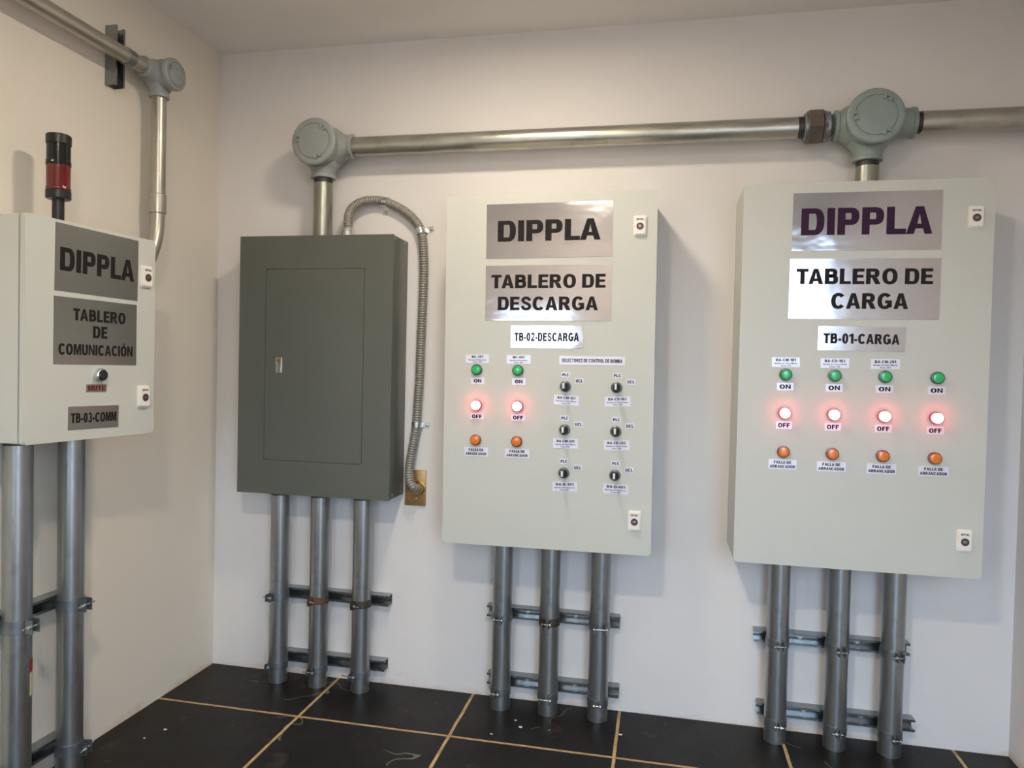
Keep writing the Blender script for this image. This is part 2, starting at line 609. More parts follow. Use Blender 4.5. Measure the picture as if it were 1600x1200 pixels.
def sticker(root, xf, u, v, w, h, rot, lines, mat, ink, n=0.0009, name='name_plate', label=None, offset=0.03, seed=0):
    """a thin foil plate stuck on a door; lines are given as fractions of the plate"""
    mtx = xf @ T(u, 0, v) @ Matrix.Rotation(math.radians(-rot), 4, 'Y')
    bm = new()
    nx, nz = 14, 8                 # a sheet that bulges and lifts a little, so it is not dead flat
    rnd = random.Random(seed or int(u * 9999 + v * 777))
    ph = [rnd.uniform(0, 6.28) for _ in range(4)]
    amp = 0.00022

    def hgt(a, b):
        return n + amp * (1 + math.sin(a * 7 + ph[0]) * 0.5 + math.sin(b * 5 + ph[1]) * 0.5)
    grid = [[bm.verts.new(((i / nx - 0.5) * w, -hgt(i / nx, j / nz), (j / nz - 0.5) * h)) for j in range(nz + 1)] for i in range(nx + 1)]
    back = [[bm.verts.new(((i / nx - 0.5) * w, -0.00015, (j / nz - 0.5) * h)) for j in (0, 1)] for i in (0, 1)]
    for i in range(nx):
        for j in range(nz):
            bm.faces.new((grid[i][j], grid[i + 1][j], grid[i + 1][j + 1], grid[i][j + 1]))
    bm.faces.new([grid[i][0] for i in range(nx + 1)][::-1] + [bm.verts.new((-0.5 * w, -0.0001, -0.5 * h)), bm.verts.new((0.5 * w, -0.0001, -0.5 * h))])
    bm.faces.new([grid[i][nz] for i in range(nx + 1)] + [bm.verts.new((0.5 * w, -0.0001, 0.5 * h)), bm.verts.new((-0.5 * w, -0.0001, 0.5 * h))])
    bm.faces.new([grid[0][j] for j in range(nz + 1)] + [bm.verts.new((-0.5 * w, -0.0001, 0.5 * h)), bm.verts.new((-0.5 * w, -0.0001, -0.5 * h))])
    bm.faces.new([grid[nx][j] for j in range(nz + 1)][::-1] + [bm.verts.new((0.5 * w, -0.0001, -0.5 * h)), bm.verts.new((0.5 * w, -0.0001, 0.5 * h))])
    for row in back:
        for b in row:
            bm.verts.remove(b)
    p = obj(name, bm, mat, root, mtx, 60, label)
    L = [(s, cu * w, cv * h, fw * w, fc * h) for (s, cu, cv, fw, fc) in lines]
    for part in ([[q] for q in L] if name == 'sign_plate' else [L]):
        obj('lettering', lettering(part, n + 3 * amp, offset), ink, p, None, 0)
    return p


# ------------------------------------------------------------------ the setting
def struct(name, bm, mat, smooth=0):
    o = obj(name, bm, mat, None, None, smooth)
    o['kind'] = 'structure'
    return o


TH = 0.12
W, H, FY = ROOM_W, ROOM_H, ROOM_FRONT
b = new(); add_box(b, (W / 2, TH / 2, H / 2), (W + 2 * TH, TH, H)); struct('wall_back', b, MT['wall'])
b = new(); add_box(b, (-TH / 2, FY / 2, H / 2), (TH, -FY, H)); struct('wall_left', b, MT['wallc'])
b = new(); add_box(b, (W + TH / 2, FY / 2, H / 2), (TH, -FY, H)); struct('wall_right', b, MT['wall'])
b = new()
(da, db, _z, dh), (wa, wb, wz0, wz1) = OPENINGS
for (x0, x1, z0, z1) in ((-TH, wa, 0, H), (wa, wb, 0, wz0), (wa, wb, wz1, H), (wb, da, 0, H), (da, db, dh, H), (db, W + TH, 0, H)):
    add_box(b, ((x0 + x1) / 2, FY - TH / 2, (z0 + z1) / 2), (x1 - x0, TH, z1 - z0))
struct('wall_front', b, MT['wall'])
b = new(); add_box(b, (W / 2, -3.4, -0.05), (W + 2 * TH, 7.04, 0.1)); struct('floor', b, MT['floor'])
b = new(); add_box(b, (W / 2, (FY) / 2, H + 0.05), (W + 2 * TH, -FY + 2 * TH, 0.1)); struct('ceiling', b, MT['ceil'])

# ------------------------------------------------------------------ ceiling lamps (above the frame)
for i, (lx, ly) in enumerate(LAMPS):
    t = thing('ceiling_light', ('flat round ceiling lamp nearest the wall of panels', 'flat round ceiling lamp over the middle of the room')[i],
              'ceiling light', (lx, ly, H), group='round ceiling lamps')
    b = new(); add_lathe(b, (0, 0, 0), (0, 0, -1), [(0, LAMP_R + 0.018), (0.022, LAMP_R + 0.018), (0.028, LAMP_R + 0.012), (0.028, LAMP_R), (0.024, LAMP_R), (0.024, 0.0005)], 40)
    obj('frame', b, MT['lampf'], t)
    b = new()
    bmesh.ops.create_circle(b, cap_ends=True, radius=LAMP_R - 0.001, segments=40)
    me = bpy.data.meshes.new('diffuser')
    for f in b.faces:
        if f.normal.z > 0:
            f.normal_flip()
    b.to_mesh(me); b.free(); me.materials.append(MT[('lamp', 'lamp1')[i]])
    link('diffuser', me, t, T(0, 0, -0.0265))


# ------------------------------------------------------------------ control panels
def lock(root, xf, u, v):
    m = xf @ T(u, 0, v)
    b = new()
    add_prism(b, round_rect(0.046, 0.072, 0.006), Matrix.Scale(-0.004, 4, (0, 1, 0)))
    add_prism(b, round_rect(0.041, 0.066, 0.007), T(0, -0.004, 0) @ Matrix.Scale(-0.008, 4, (0, 1, 0)))
    bmesh.ops.bevel(b, geom=[e for e in b.edges if abs(e.verts[0].co.y + 0.012) < 1e-5 and abs(e.verts[1].co.y + 0.012) < 1e-5], offset=0.003, segments=2, affect='EDGES')
    p = obj('door_lock', b, MT['lock'], root, m, 40, 'ivory quarter-turn lock')
    b = new(); add_lathe(b, (0, -0.0118, -0.003), (0, -1, 0), [(0, 0.0125), (0.0012, 0.0125), (0.0014, 0.0105), (-0.0008 + 0.0012, 0.0100), (0.0004, 0.0005)], 28)
    obj('lock_ring', b, MT['lockd'], p)
    b = new(); add_box(b, (0, -0.0136, -0.003), (0.013, 0.0022, 0.0048), 0.0008); add_cyl(b, (0, -0.012, -0.003), (0, -0.0142, -0.003), 0.0052, 20)
    obj('key_insert', b, MT['steel'], p)
    obj('lettering', lettering([('RITTAL', 0, 0.021, 0.025, 0.0062)], 0.0126, 0.01), MT['ink'], p, None, 0)


def pilot(root, xf, u, v, kind):
    rim, lensm = {'green': ('greend', 'green'), 'orange': ('oranged', 'orange'), 'red': ('redrim', 'glow')}[kind]
    m = xf @ T(u, 0, v)
    b = new(); add_lathe(b, (0, 0, 0), (0, -1, 0), [(0, 0.0205), (0.010, 0.0205), (0.0125, 0.0195), (0.0128, 0.0172), (0.011, 0.0168)], 32)
    p = obj('pilot_light', b, MT[rim], root, m, 40, {'green': 'green pilot light, unlit', 'orange': 'orange pilot light, unlit', 'red': 'red pilot light, glowing'}[kind])
    if kind == 'red':
        b = new(); add_lathe(b, (0, -0.010, 0), (0, -1, 0), [(0, 0.0166), (0.0125, 0.0164)], 32, cap=False)
        obj('lens_wall', b, MT['glowside'], p)
        b = new(); add_lathe(b, (0, -0.0225, 0), (0, -1, 0), [(0, 0.0164), (0.0018, 0.0158), (0.0034, 0.0125), (0.0042, 0.006), (0.0044, 0.0005)], 32)
        obj('lens', b, MT['glow'], p)
    else:
        b = new(); add_lathe(b, (0, -0.010, 0), (0, -1, 0), [(0, 0.0166), (0.0060, 0.0165), (0.0078, 0.0154), (0.0086, 0.0120), (0.0089, 0.006), (0.0090, 0.0005)], 32)
        obj('lens', b, MT[lensm], p)


def selector(root, xf, u, v):
    m = xf @ T(u, 0, v)
    b = new(); add_lathe(b, (0, 0, 0), (0, -1, 0), [(0, 0.0200), (0.004, 0.0200), (0.0075, 0.0180), (0.009, 0.0150)], 32)
    p = obj('selector_switch', b, MT['steel'], root, m, 40, 'selector switch with chrome collar')
    b = new()
    add_lathe(b, (0, -0.008, 0), (0, -1, 0), [(0, 0.0155), (0.009, 0.0150), (0.012, 0.0135), (0.0125, 0.0005)], 32)
    add_box(b, (0, -0.0285, 0), (0.0105, 0.018, 0.029), 0.002)
    add_box(b, (0, -0.046, 0.002), (0.0075, 0.022, 0.0215), 0.002)
    k = obj('knob', b, MT['blackg'], p, None, 40)
    b = new(); add_box(b, (0, -0.0575, 0.0035), (0.0072, 0.0016, 0.0200), 0.0004)
    obj('pointer_mark', b, MT['mark'], p, None, 40)


def cabinet(name, label, w, h, depth, loc, rot, door_xf=None, hinge_gap=0.006):
    t = thing(name, label, 'control panel', loc, rot)
    dt = 0.017
    xf = door_xf or T(0, -depth, 0)
    bd = depth - dt - hinge_gap
    b = new()
    add_prism(b, [(p[0], p[1] + h / 2) for p in round_rect(w - 0.004, h - 0.004, 0.004)], Matrix.Scale(-bd, 4, (0, 1, 0)))
    obj('enclosure', b, MT['cab'], t, None, 30)
    b = new()
    add_prism(b, [(p[0], p[1] + h / 2) for p in round_rect(w - 0.03, h - 0.03, 0.004)], T(0, -bd, 0) @ Matrix.Scale(-hinge_gap, 4, (0, 1, 0)))
    obj('gasket', b, MT['seal'], t, None, 30)
    return t, xf, dt


def door(t, xf, u0, w, h, dt):
    b = new()
    add_prism(b, [(p[0] + u0 + w / 2, p[1] + h / 2) for p in round_rect(w, h, 0.008, 5)], T(0, dt, 0) @ Matrix.Scale(-dt, 4, (0, 1, 0)))
    bmesh.ops.bevel(b, geom=[e for e in b.edges if abs(e.verts[0].co.y) < 1e-6 and abs(e.verts[1].co.y) < 1e-6], offset=0.0035, segments=3, affect='EDGES')
    return obj('door', b, MT['cab'], t, xf, 40)


COLS = (-0.2590, -0.1035)
BIG = (0.462, 0.197)
# --- discharge panel
t2, xf2, dt2 = cabinet('control_panel', 'light grey control panel lettered TABLERO DE DESCARGA, with six selector knobs',
                       0.7705, 1.294, 0.279, (1.529, -0.001, 0.6945), (0, -0.0065, 0))
door(t2, xf2, -0.7705 / 2, 0.7705, 1.294, dt2)
sticker(t2, xf2, -0.001, 1.1603, 0.462, 0.1985, 0.1, [('DIPPLA', 0, 0, 0.815, 0.385)], MT['foil'], MT['ink'], name='sign_plate', offset=0.045)
sticker(t2, xf2, -0.001, 0.9336, 0.462, 0.2015, -0.1, [('TABLERO DE', 0, 0.21, 0.907, 0.245), ('DESCARGA', 0, -0.19, 0.795, 0.245)], MT['foil'], MT['ink'], name='sign_plate', offset=0.04)
sticker(t2, xf2, -0.002, 0.7739, 0.2646, 0.082, 0.2, [('TB-02-DESCARGA', 0, 0, 0.895, 0.37)], MT['foil'], MT['ink'], name='sign_plate', offset=0.03)
sticker(t2, xf2, 0.1643, 0.6899, 0.2355, 0.0317, -0.2, [('SELECTORES DE CONTROL DE BOMBA', 0.0, 0, 0.92, 0.4)], MT['foil_s'], MT['ink'], offset=0.025)
for c, (u, num) in enumerate(zip(COLS, ('BC-301', 'BC-401'))):
    sticker(t2, xf2, u, 0.691, 0.0897, 0.0326, 0.7, [(num, 0, 0.26, 0.48, 0.26), ('Bomba de Descarga', 0, -0.10, 0.72, 0.15), ('Foso ' + num[3:], 0, -0.34, 0.36, 0.14)], MT['foil_s'], MT['ink'], offset=0.02)
    pilot(t2, xf2, u - 0.001, 0.651, 'green')
    sticker(t2, xf2, u + 0.002, 0.610, 0.0503, 0.0252, 1.0, [('ON', 0, 0, 0.56, 0.5)], MT['foil_s'], MT['ink'])
    pilot(t2, xf2, u, 0.5199, 'red')
    sticker(t2, xf2, u + 0.0015, 0.478, 0.0506, 0.0225, 1.2, [('OFF', 0, 0, 0.76, 0.62)], MT['foil_s'], MT['ink'])
    pilot(t2, xf2, u - 0.001, 0.3905, 'orange')
    sticker(t2, xf2, u, 0.3463, 0.0906, 0.033, 0.3, [('FALLA DE', 0, 0.22, 0.62, 0.3), ('ARRANCADOR', 0, -0.22, 0.88, 0.3)], MT['foil_s'], MT['ink'])
for r, row in enumerate((('BA-CM-101', 'BA-CD-102'), ('BA-CM-201', 'BA-CD-202'), ('BA-D-301', 'BA-D-401'))):
    for c, num in enumerate(row):
        u, v = (0.0705, 0.2541)[c], 0.596 - 0.1568 * r
        selector(t2, xf2, u, v)
        sticker(t2, xf2, u + 0.002 * c, v + 0.0418, 0.0307, 0.0188, 1.2, [('PLC', 0, 0, 0.8, 0.56)], MT['foil_s'], MT['ink'])
        sticker(t2, xf2, u + 0.050, v + 0.0205, 0.0308, 0.0190, 1.2, [('UCL', 0, 0, 0.82, 0.58)], MT['foil_s'], MT['ink'])
        kind = ('Carga Magna', 'Carga Diesel')[c] if r < 2 else 'Descarga'
        sticker(t2, xf2, u + 0.004, v - 0.0500, 0.0900, 0.0348, (-2.0, 2.2, 0.5, 1.5, 2.0, -1.0)[2 * r + c], [(num, 0, 0.24, 0.72, 0.26), ('Bomba de ' + kind, 0, -0.09, 0.82, 0.14), ('Foso ' + num[-3:], 0, -0.33, 0.36, 0.14)], MT['foil_s'], MT['ink'], offset=0.02)
lock(t2, xf2, 0.3258, 1.1679)
lock(t2, xf2, 0.3260, 0.1235)

# --- loading panel
t1, xf1, dt1 = cabinet('control_panel', 'light grey control panel lettered TABLERO DE CARGA, four columns of indicator lamps',
                       0.775, 1.300, 0.279, (2.5825, -0.001, 0.700), (0, 0, 0))
door(t1, xf1, -0.3875, 0.775, 1.300, dt1)
sticker(t1, xf1, 0.003, 1.1673, 0.460, 0.1938, -0.1, [('DIPPLA', 0, 0, 0.88, 0.465)], MT['foil'], MT['inkp'], name='sign_plate', offset=0.045)
sticker(t1, xf1, 0.0016, 0.9424, 0.4665, 0.2020, -0.1, [('TABLERO DE', 0, 0.205, 0.905, 0.257), ('CARGA', 0.043, -0.20, 0.508, 0.257)], MT['foil'], MT['ink'], name='sign_plate', offset=0.04)
sticker(t1, xf1, 0.0003, 0.7761, 0.2707, 0.0816, -0.5, [('TB-01-CARGA', 0, 0, 0.87, 0.41)], MT['foil'], MT['ink'], name='sign_plate', offset=0.035)
for c, num in enumerate(('BA-CM-101', 'BA-CD-102', 'BA-CM-201', None)):
    u = (-0.2349, -0.0789, 0.0774, 0.2348)[c]
    if num:
        sticker(t1, xf1, u, 0.6934, 0.0897, 0.0328, 0.8, [(num, 0, 0.24, 0.72, 0.28), ('Bomba de Carga ' + ('Magna', 'Diesel', 'Magna')[c], 0, -0.10, 0.82, 0.15), ('Foso ' + num[-3:], 0, -0.34, 0.36, 0.14)], MT['foil_s'], MT['ink'], offset=0.02)
    pilot(t1, xf1, u, 0.6515, 'green')
    sticker(t1, xf1, u, 0.6105, 0.0528, 0.0262, 1.0, [('ON', 0, 0, 0.68, 0.56)], MT['foil_s'], MT['ink'])
    pilot(t1, xf1, u, 0.5208, 'red')
    sticker(t1, xf1, u, 0.4790, 0.0515, 0.0258, 1.0, [('OFF', 0, 0, 0.74, 0.58)], MT['foil_s'], MT['ink'])
    pilot(t1, xf1, u, 0.3885, 'orange')
    sticker(t1, xf1, u - 0.001, 0.3451, 0.0906, 0.0329, 0.4, [('FALLA DE', 0, 0.22, 0.62, 0.3), ('ARRANCADOR', 0, -0.22, 0.9, 0.3)], MT['foil_s'], MT['ink'])
lock(t1, xf1, 0.3312, 1.1725)
lock(t1, xf1, 0.3308, 0.1240)

# --- communication panel on the left wall, its door a few degrees ajar
YAW = math.radians(5.866)
xf3 = T(-0.2285, -0.2265, 0) @ Matrix.Rotation(-YAW, 4, 'Z')
t3, xf3, dt3 = cabinet('control_panel', 'small light grey control panel on the left wall lettered TABLERO DE COMUNICACIÓN',
                       0.457, 0.638, 0.2265, (0.001, -0.9845, 1.110), (0, 0, PI / 2), xf3)
door(t3, xf3, 0.0, 0.4595, 0.638, dt3)
sticker(t3, xf3, 0.2383, 0.5308, 0.2965, 0.1944, -0.6, [('DIPPLA', 0, -0.02, 0.895, 0.345)], MT['foil_g'], MT['ink'], name='sign_plate', offset=0.045)
sticker(t3, xf3, 0.2352, 0.3219, 0.2955, 0.1951, -0.1, [('TABLERO', 0.03, 0.255, 0.637, 0.18), ('DE', 0.03, 0.005, 0.176, 0.185), ('COMUNICACIÓN', 0, -0.275, 0.895, 0.165)], MT['foil_g'], MT['ink'], name='sign_plate', offset=0.035)
sticker(t3, xf3, 0.2263, 0.0649, 0.1791, 0.069, -0.8, [('TB-03-COMM', 0, 0, 0.90, 0.42)], MT['foil_g'], MT['ink'], name='sign_plate', offset=0.035)
sticker(t3, xf3, 0.2334, 0.1533, 0.0722, 0.0234, -0.5, [('MUTE', 0, 0, 0.84, 0.66)], MT['foil_g'], MT['inkr'], label='MUTE plate with dark red lettering')
m = xf3 @ T(0.2414, 0, 0.1929)
b = new(); add_lathe(b, (0, 0, 0), (0, -1, 0), [(0, 0.0205), (0.012, 0.0205), (0.016, 0.019), (0.018, 0.0165), (0.015, 0.0155)], 32)
pb = obj('push_button', b, MT['zinc'], t3, m, 40, 'black push button in a chrome ring')
b = new(); add_lathe(b, (0, -0.014, 0), (0, -1, 0), [(0, 0.0154), (0.006, 0.0152), (0.0075, 0.0135), (0.0075, 0.0005)], 32)
obj('button_cap', b, MT['blackg'], pb)
lock(t3, xf3, 0.4185, 0.5144)
lock(t3, xf3, 0.4125, 0.1225)

# --- signal tower on the communication panel
st = thing('stack_light', 'black and red signal tower standing on the small left-wall control panel', 'signal light', (0.121, -0.993, 1.7465))
b = new(); add_lathe(b, (0, 0, 0), (0, 0, 1), [(0, 0.021), (0.004, 0.021), (0.006, 0.0165), (0.0895, 0.0165)], 32)
obj('pole', b, MT['black'], st)
b = new(); add_lathe(b, (0, 0, 0.0885), (0, 0, 1), [(0, 0.031), (0.003, 0.0345), (0.025, 0.0345), (0.027, 0.0325)], 40)
obj('base', b, MT['black'], st)
b = new()
prof = [(0, 0.0325), (0.003, 0.0340), (0.008, 0.0340), (0.010, 0.0325)] + [(0.012 + 0.058 * k / 10, 0.0325) for k in range(11)] + [(0.073, 0.033), (0.0745, 0.0325)]
add_lathe(b, (0, 0, 0.1155), (0, 0, 1), prof, 40)
obj('red_lens', b, MT['red'], st, None, 40, 'dark red translucent lens')
b = new(); add_lathe(b, (0, 0, 0.190), (0, 0, 1), [(0, 0.034), (0.014, 0.034), (0.016, 0.0325), (0.064, 0.0325), (0.066, 0.031)], 40)
obj('buzzer_module', b, MT['blackg'], st)
b = new(); add_lathe(b, (0, 0, 0.255), (0, 0, 1), [(0, 0.0345), (0.025, 0.0345), (0.028, 0.032), (0.0285, 0.0005)], 40)
obj('cap', b, MT['black'], st)
for (az, z, s) in ((-75, 0.198, 1), (-18, 0.122, 1)):      # little white alignment arrows
    a = math.radians(az)
    d = Vector((math.cos(a), math.sin(a), 0))
    x = Vector((-d.y, d.x, 0))
    b = new()
    c = d * 0.0346 + Vector((0, 0, z))
    pts = [c - x * 0.004 + d * -0.0003, c + x * 0.003 + Vector((0, 0, 0.003)), c + x * 0.003 - Vector((0, 0, 0.003))]
    A = [b.verts.new(p) for p in pts]
    B = [b.verts.new(p - d * 0.0008) for p in pts]
    b.faces.new(A); b.faces.new(B[::-1])
    for i in range(3):
        b.faces.new((A[i], B[i], B[(i + 1) % 3], A[(i + 1) % 3]))
    obj('arrow_mark', b, MT['mark'], st, None, 0)

# ------------------------------------------------------------------ grey breaker panel
GX0, GX1, GZ0, GZ1, GD = 0.2159, 0.8863, 0.8125, 1.8709, 0.1708
bp = thing('breaker_panel', 'dark grey steel breaker panel with a flush inner door and small latch', 'breaker panel', ((GX0 + GX1) / 2, -0.001, GZ0))
gw, gh = GX1 - GX0, GZ1 - GZ0
b = new(); add_box(b, (0, -(GD - 0.006) / 2, gh / 2), (gw - 0.004, GD - 0.006, gh - 0.004), 0.002)
obj('cabinet_box', b, MT['grey'], bp)
# cover with an opening for the door
b = new()
dx0, dx1, dz0, dz1 = -0.2160, 0.2160, 0.5322 - 0.3925, 0.5322 + 0.3925
for (x0, x1, z0, z1) in ((-gw / 2, dx0, 0, gh), (dx1, gw / 2, 0, gh), (dx0, dx1, 0, dz0), (dx0, dx1, dz1, gh)):
    add_box(b, ((x0 + x1) / 2, -GD + 0.003, (z0 + z1) / 2), (x1 - x0, 0.006, z1 - z0))
obj('cover', b, MT['grey'], bp, None, 0)
b = new()
add_prism(b, [(p[0], p[1] + 0.5322) for p in round_rect(0.4285, 0.7815, 0.009)], T(0, -GD + 0.0055, 0) @ Matrix.Scale(-0.0055, 4, (0, 1, 0)))
dr = obj('door', b, MT['grey'], bp, None, 30)
b = new(); add_box(b, (-0.1519, -GD - 0.0012, 0.5300), (0.029, 0.0024, 0.064), 0.0008); add_box(b, (-0.1510, -GD - 0.003, 0.513), (0.021, 0.004, 0.024), 0.001)
la = obj('latch', b, MT['zinc'], dr, None, 30, 'chrome sliding latch')
b = new(); add_cyl(b, (-0.1512, -GD, 0.549), (-0.1512, -GD - 0.005, 0.549), 0.0088, 20); add_box(b, (-0.1512, -GD - 0.006, 0.549), (0.004, 0.003, 0.013), 0.0006)
obj('key_cylinder', b, MT['brass'], dr, None, 30, 'brass key cylinder')
for (y, z) in ((-0.152, 1.0425), (-0.041, 1.0455), (-0.134, 0.0177)):
    b = new(); add_lathe(b, (gw / 2 - 0.0022, y, z), (1, 0, 0), [(0, 0.0055), (0.002, 0.0052), (0.0035, 0.003), (0.0038, 0.0004)], 16)
    obj('screw', b, MT['bolt'], bp)

# ------------------------------------------------------------------ strut channels
SD, SHH = 0.044, 0.022
PROF = [(0, SHH), (-SD, SHH), (-SD, 0.0142), (-0.036, 0.0142), (-0.036, 0.0168), (-0.0410, 0.0168), (-0.0410, 0.0192), (-0.0032, 0.0192)]
PROF = PROF + [(y, -z) for y, z in reversed(PROF)]


def strut(label, length, loc, rot, bolts, group):
    t = thing('strut_channel', label, 'strut channel', loc, rot, group)
    b = new()
    mt = Matrix(((0, length, 0, -length / 2), (1, 0, 0, 0), (0, 0, 1, 0), (0, 0, 0, 1)))
    add_prism(b, PROF, mt)
    obj('channel', b, MT['strut'], t, None, 0)
    for x in bolts:
        b = new()
        add_cyl(b, (x, -0.0032, 0), (x, -0.0052, 0), 0.0105, 20)
        add_cyl(b, (x, -0.0052, 0), (x, -0.0130, 0), 0.0068, 6)
        add_cyl(b, (x, -0.0130, 0), (x, -0.0180, 0), 0.0032, 12)
        obj('anchor_bolt', b, MT['bolt'], t, None, 30)
    return t


ZU, ZL = 0.3665, 0.0905
ZUp, ZLp = 0.3665, 0.0725
for (pn, x0, x1, l0, l1, bo) in (('dark grey breaker panel', 0.318, 0.843, 0.318, 0.830, (-0.105, 0.09)),
                                 ('TABLERO DE DESCARGA panel', 1.266, 1.800, 1.272, 1.803, (-0.105, 0.09)),
                                 ('TABLERO DE CARGA panel', 2.303, 2.841, 2.320, 2.866, (-0.1, 0.1))):
    strut('upper horizontal steel channel on the wall under the ' + pn, x1 - x0, ((x0 + x1) / 2, 0, ZU), (0, 0, 0), bo, 'steel channels behind the floor conduits')
    strut('lower horizontal steel channel near the floor under the ' + pn, l1 - l0, ((l0 + l1) / 2, 0, ZL), (0, 0, 0), bo, 'steel channels behind the floor conduits')
for (nm, z) in (('upper horizontal steel channel on the left wall under the small communication panel', 0.567), ('lower horizontal steel channel near the floor on the left wall', 0.098)):
    strut(nm, 0.36, (0, -1.008, z), (0, 0, PI / 2), (-0.03,), 'steel channels behind the floor conduits')
# short vertical piece high on the left wall
strut('short vertical steel channel high on the left wall behind the thin conduit', 0.206, (0, -0.652, 2.415), (0, -PI / 2, PI / 2), (-0.072,), 'steel channels on the left wall')


# ------------------------------------------------------------------ floor conduits and clamps
PR = 0.039
PY = -0.083


def clamp(label, loc, rot, kind, gap=0.020, lb=0.012, rb=0.012, head=-1, r=PR, hgt=0.030, tilt=0.0):
    """two-piece strut clamp: band halves round the pipe with ears in front, screw and nut through the ears"""
    t = thing('pipe_clamp', label, 'pipe clamp', loc, rot, 'pipe clamps on the channels')
    th = 0.0024
    ri, ro = r + 0.0003, r + 0.0003 + th
    for s in (-1, 1):
        b = new()
        a0 = math.asin(min(0.9, gap / 2 / ro))
        N = 22
        path_o, path_i = [], []
        for k in range(N + 1):
            a = a0 + (PI - a0 - 0.10) * k / N        # from the front (0 = -y) round to the back
            path_o.append((s * math.sin(a) * ro, -math.cos(a) * ro))
            path_i.append((s * math.sin(a) * ri, -math.cos(a) * ri))
        ear = 0.026
        front_o = (s * (gap / 2 + th), -ro - ear)
        front_i = (s * gap / 2, -ro - ear)
        poly = [front_i, (s * gap / 2, path_i[0][1] - 0.001)] + path_i + list(reversed(path_o)) + [(s * (gap / 2 + th), path_o[0][1] - 0.002), front_o]
        A = [b.verts.new((p[0], p[1], -hgt / 2)) for p in poly]
        B = [b.verts.new((p[0], p[1], hgt / 2)) for p in poly]
        n = len(poly)
        for i in range(n):
            j = (i + 1) % n
            b.faces.new((A[i], A[j], B[j], B[i]))
        b.faces.new(A[::-1]); b.faces.new(B)
        obj('strap_half', b, MT[kind], t, None, 30)
    y = -ro - 0.016
    b = new()
    x0, x1 = -gap / 2 - th - lb, gap / 2 + th + rb
    add_cyl(b, (x0, y, 0), (x1, y, 0), 0.0029, 12)
    hx = x0 if head < 0 else x1
    e = -1 if head < 0 else 1
    hx = -gap / 2 - th if head < 0 else gap / 2 + th
    add_lathe(b, (hx, y, 0), (e, 0, 0), [(0, 0.0066), (0.004, 0.0062), (0.0058, 0.003), (0.006, 0.0004)], 16)
    obj('screw', b, MT['bolt'], t, None, 35)
    b = new()
    nx = gap / 2 + th if head < 0 else -gap / 2 - th
    add_cyl(b, (nx, y, 0), (nx - e * 0.0055, y, 0), 0.0068, 6)
    obj('nut', b, MT['bolt'], t, None, 20)
    return t


def floor_pipe(label, x, y, ztop, mat='pipe', seam=False, collar=True):
    t = thing('conduit_pipe', label, 'conduit', (x, y, 0), (0, 0, 0), 'conduits rising from the floor')
    b = new()
    add_lathe(b, (0, 0, 0), (0, 0, 1), [(0, PR), (ztop * 0.5, PR), (ztop, PR)], 40)
    obj('pipe', b, MT[mat], t, None, 40)
    b = new()
    add_lathe(b, (0, 0, ztop - 0.016), (0, 0, 1), [(0, PR + 0.0008), (0.016, PR + 0.0008)], 40)
    obj('thread_end', b, MT['thread'], t, None, 40, 'dark threaded end')
    if seam:
        b = new()
        a = math.radians(-75)
        c = Vector((math.cos(a), math.sin(a), 0))
        for k in (-1, 1):
            ap = a + k * 0.10
            q = PR - 0.0014
            add_tube(b, [(math.cos(ap) * q, math.sin(ap) * q, 0.002), (math.cos(ap) * q, math.sin(ap) * q, ztop - 0.02)], 0.0016, 8)
        obj('weld_seam', b, MT['clamp'], t, None, 40)
    return t


ORD = ('left', 'middle', 'right')
GROUPS = [
    ('dark grey breaker panel', [(0.3655, 0), (0.5485, 1), (0.7400, 0)], GZ0, 'pipe'),
    ('TABLERO DE DESCARGA panel', [(1.338, 0), (1.529, 0), (1.725, 1)], 0.6945, 'pipe'),
    ('TABLERO DE CARGA panel', [(2.379, 0), (2.585, 0), (2.770, 0)], 0.700, 'pipe'),
]
CL = {  # (group, pipe, level): (rotation deg, material, gap, left bolt, right bolt, head)
    (0, 0, 0): (-18, 'clamp', 0.014, 0.020, 0.006, 1), (0, 1, 0): (-14, 'rust', 0.004, 0.010, 0.020, 1), (0, 2, 0): (-14, 'dark', 0.006, 0.010, 0.020, 1),
    (0, 0, 1): (-20, 'clamp', 0.006, 0.006, 0.008, 1), (0, 1, 1): (-6, 'clamp', 0.020, 0.020, 0.006, -1), (0, 2, 1): (-14, 'clamp', 0.014, 0.040, 0.006, 1),
    (1, 0, 0): (-2, 'clamp', 0.020, 0.040, 0.006, 1), (1, 1, 0): (-4, 'dark', 0.020, 0.006, 0.004, -1), (1, 2, 0): (8, 'clamp', 0.040, 0.005, 0.006, -1),
    (1, 0, 1): (-4, 'clamp', 0.006, 0.030, 0.006, 1), (1, 1, 1): (-4, 'clamp', 0.036, 0.016, 0.006, -1), (1, 2, 1): (3, 'clamp', 0.014, 0.006, 0.006, 1),
    (2, 0, 0): (6, 'clamp', 0.016, 0.014, 0.006, 1), (2, 1, 0): (6, 'clamp', 0.018, 0.010, 0.006, 1), (2, 2, 0): (10, 'clamp', 0.018, 0.022, 0.006, 1),
    (2, 0, 1): (2, 'clamp', 0.010, 0.006, 0.014, -1), (2, 1, 1): (2, 'clamp', 0.006, 0.016, 0.010, 1), (2, 2, 1): (6, 'clamp', 0.012, 0.008, 0.010, -1),
}
MW = {'clamp': 'zinc', 'rust': 'rusty brown', 'dark': 'dark brown'}
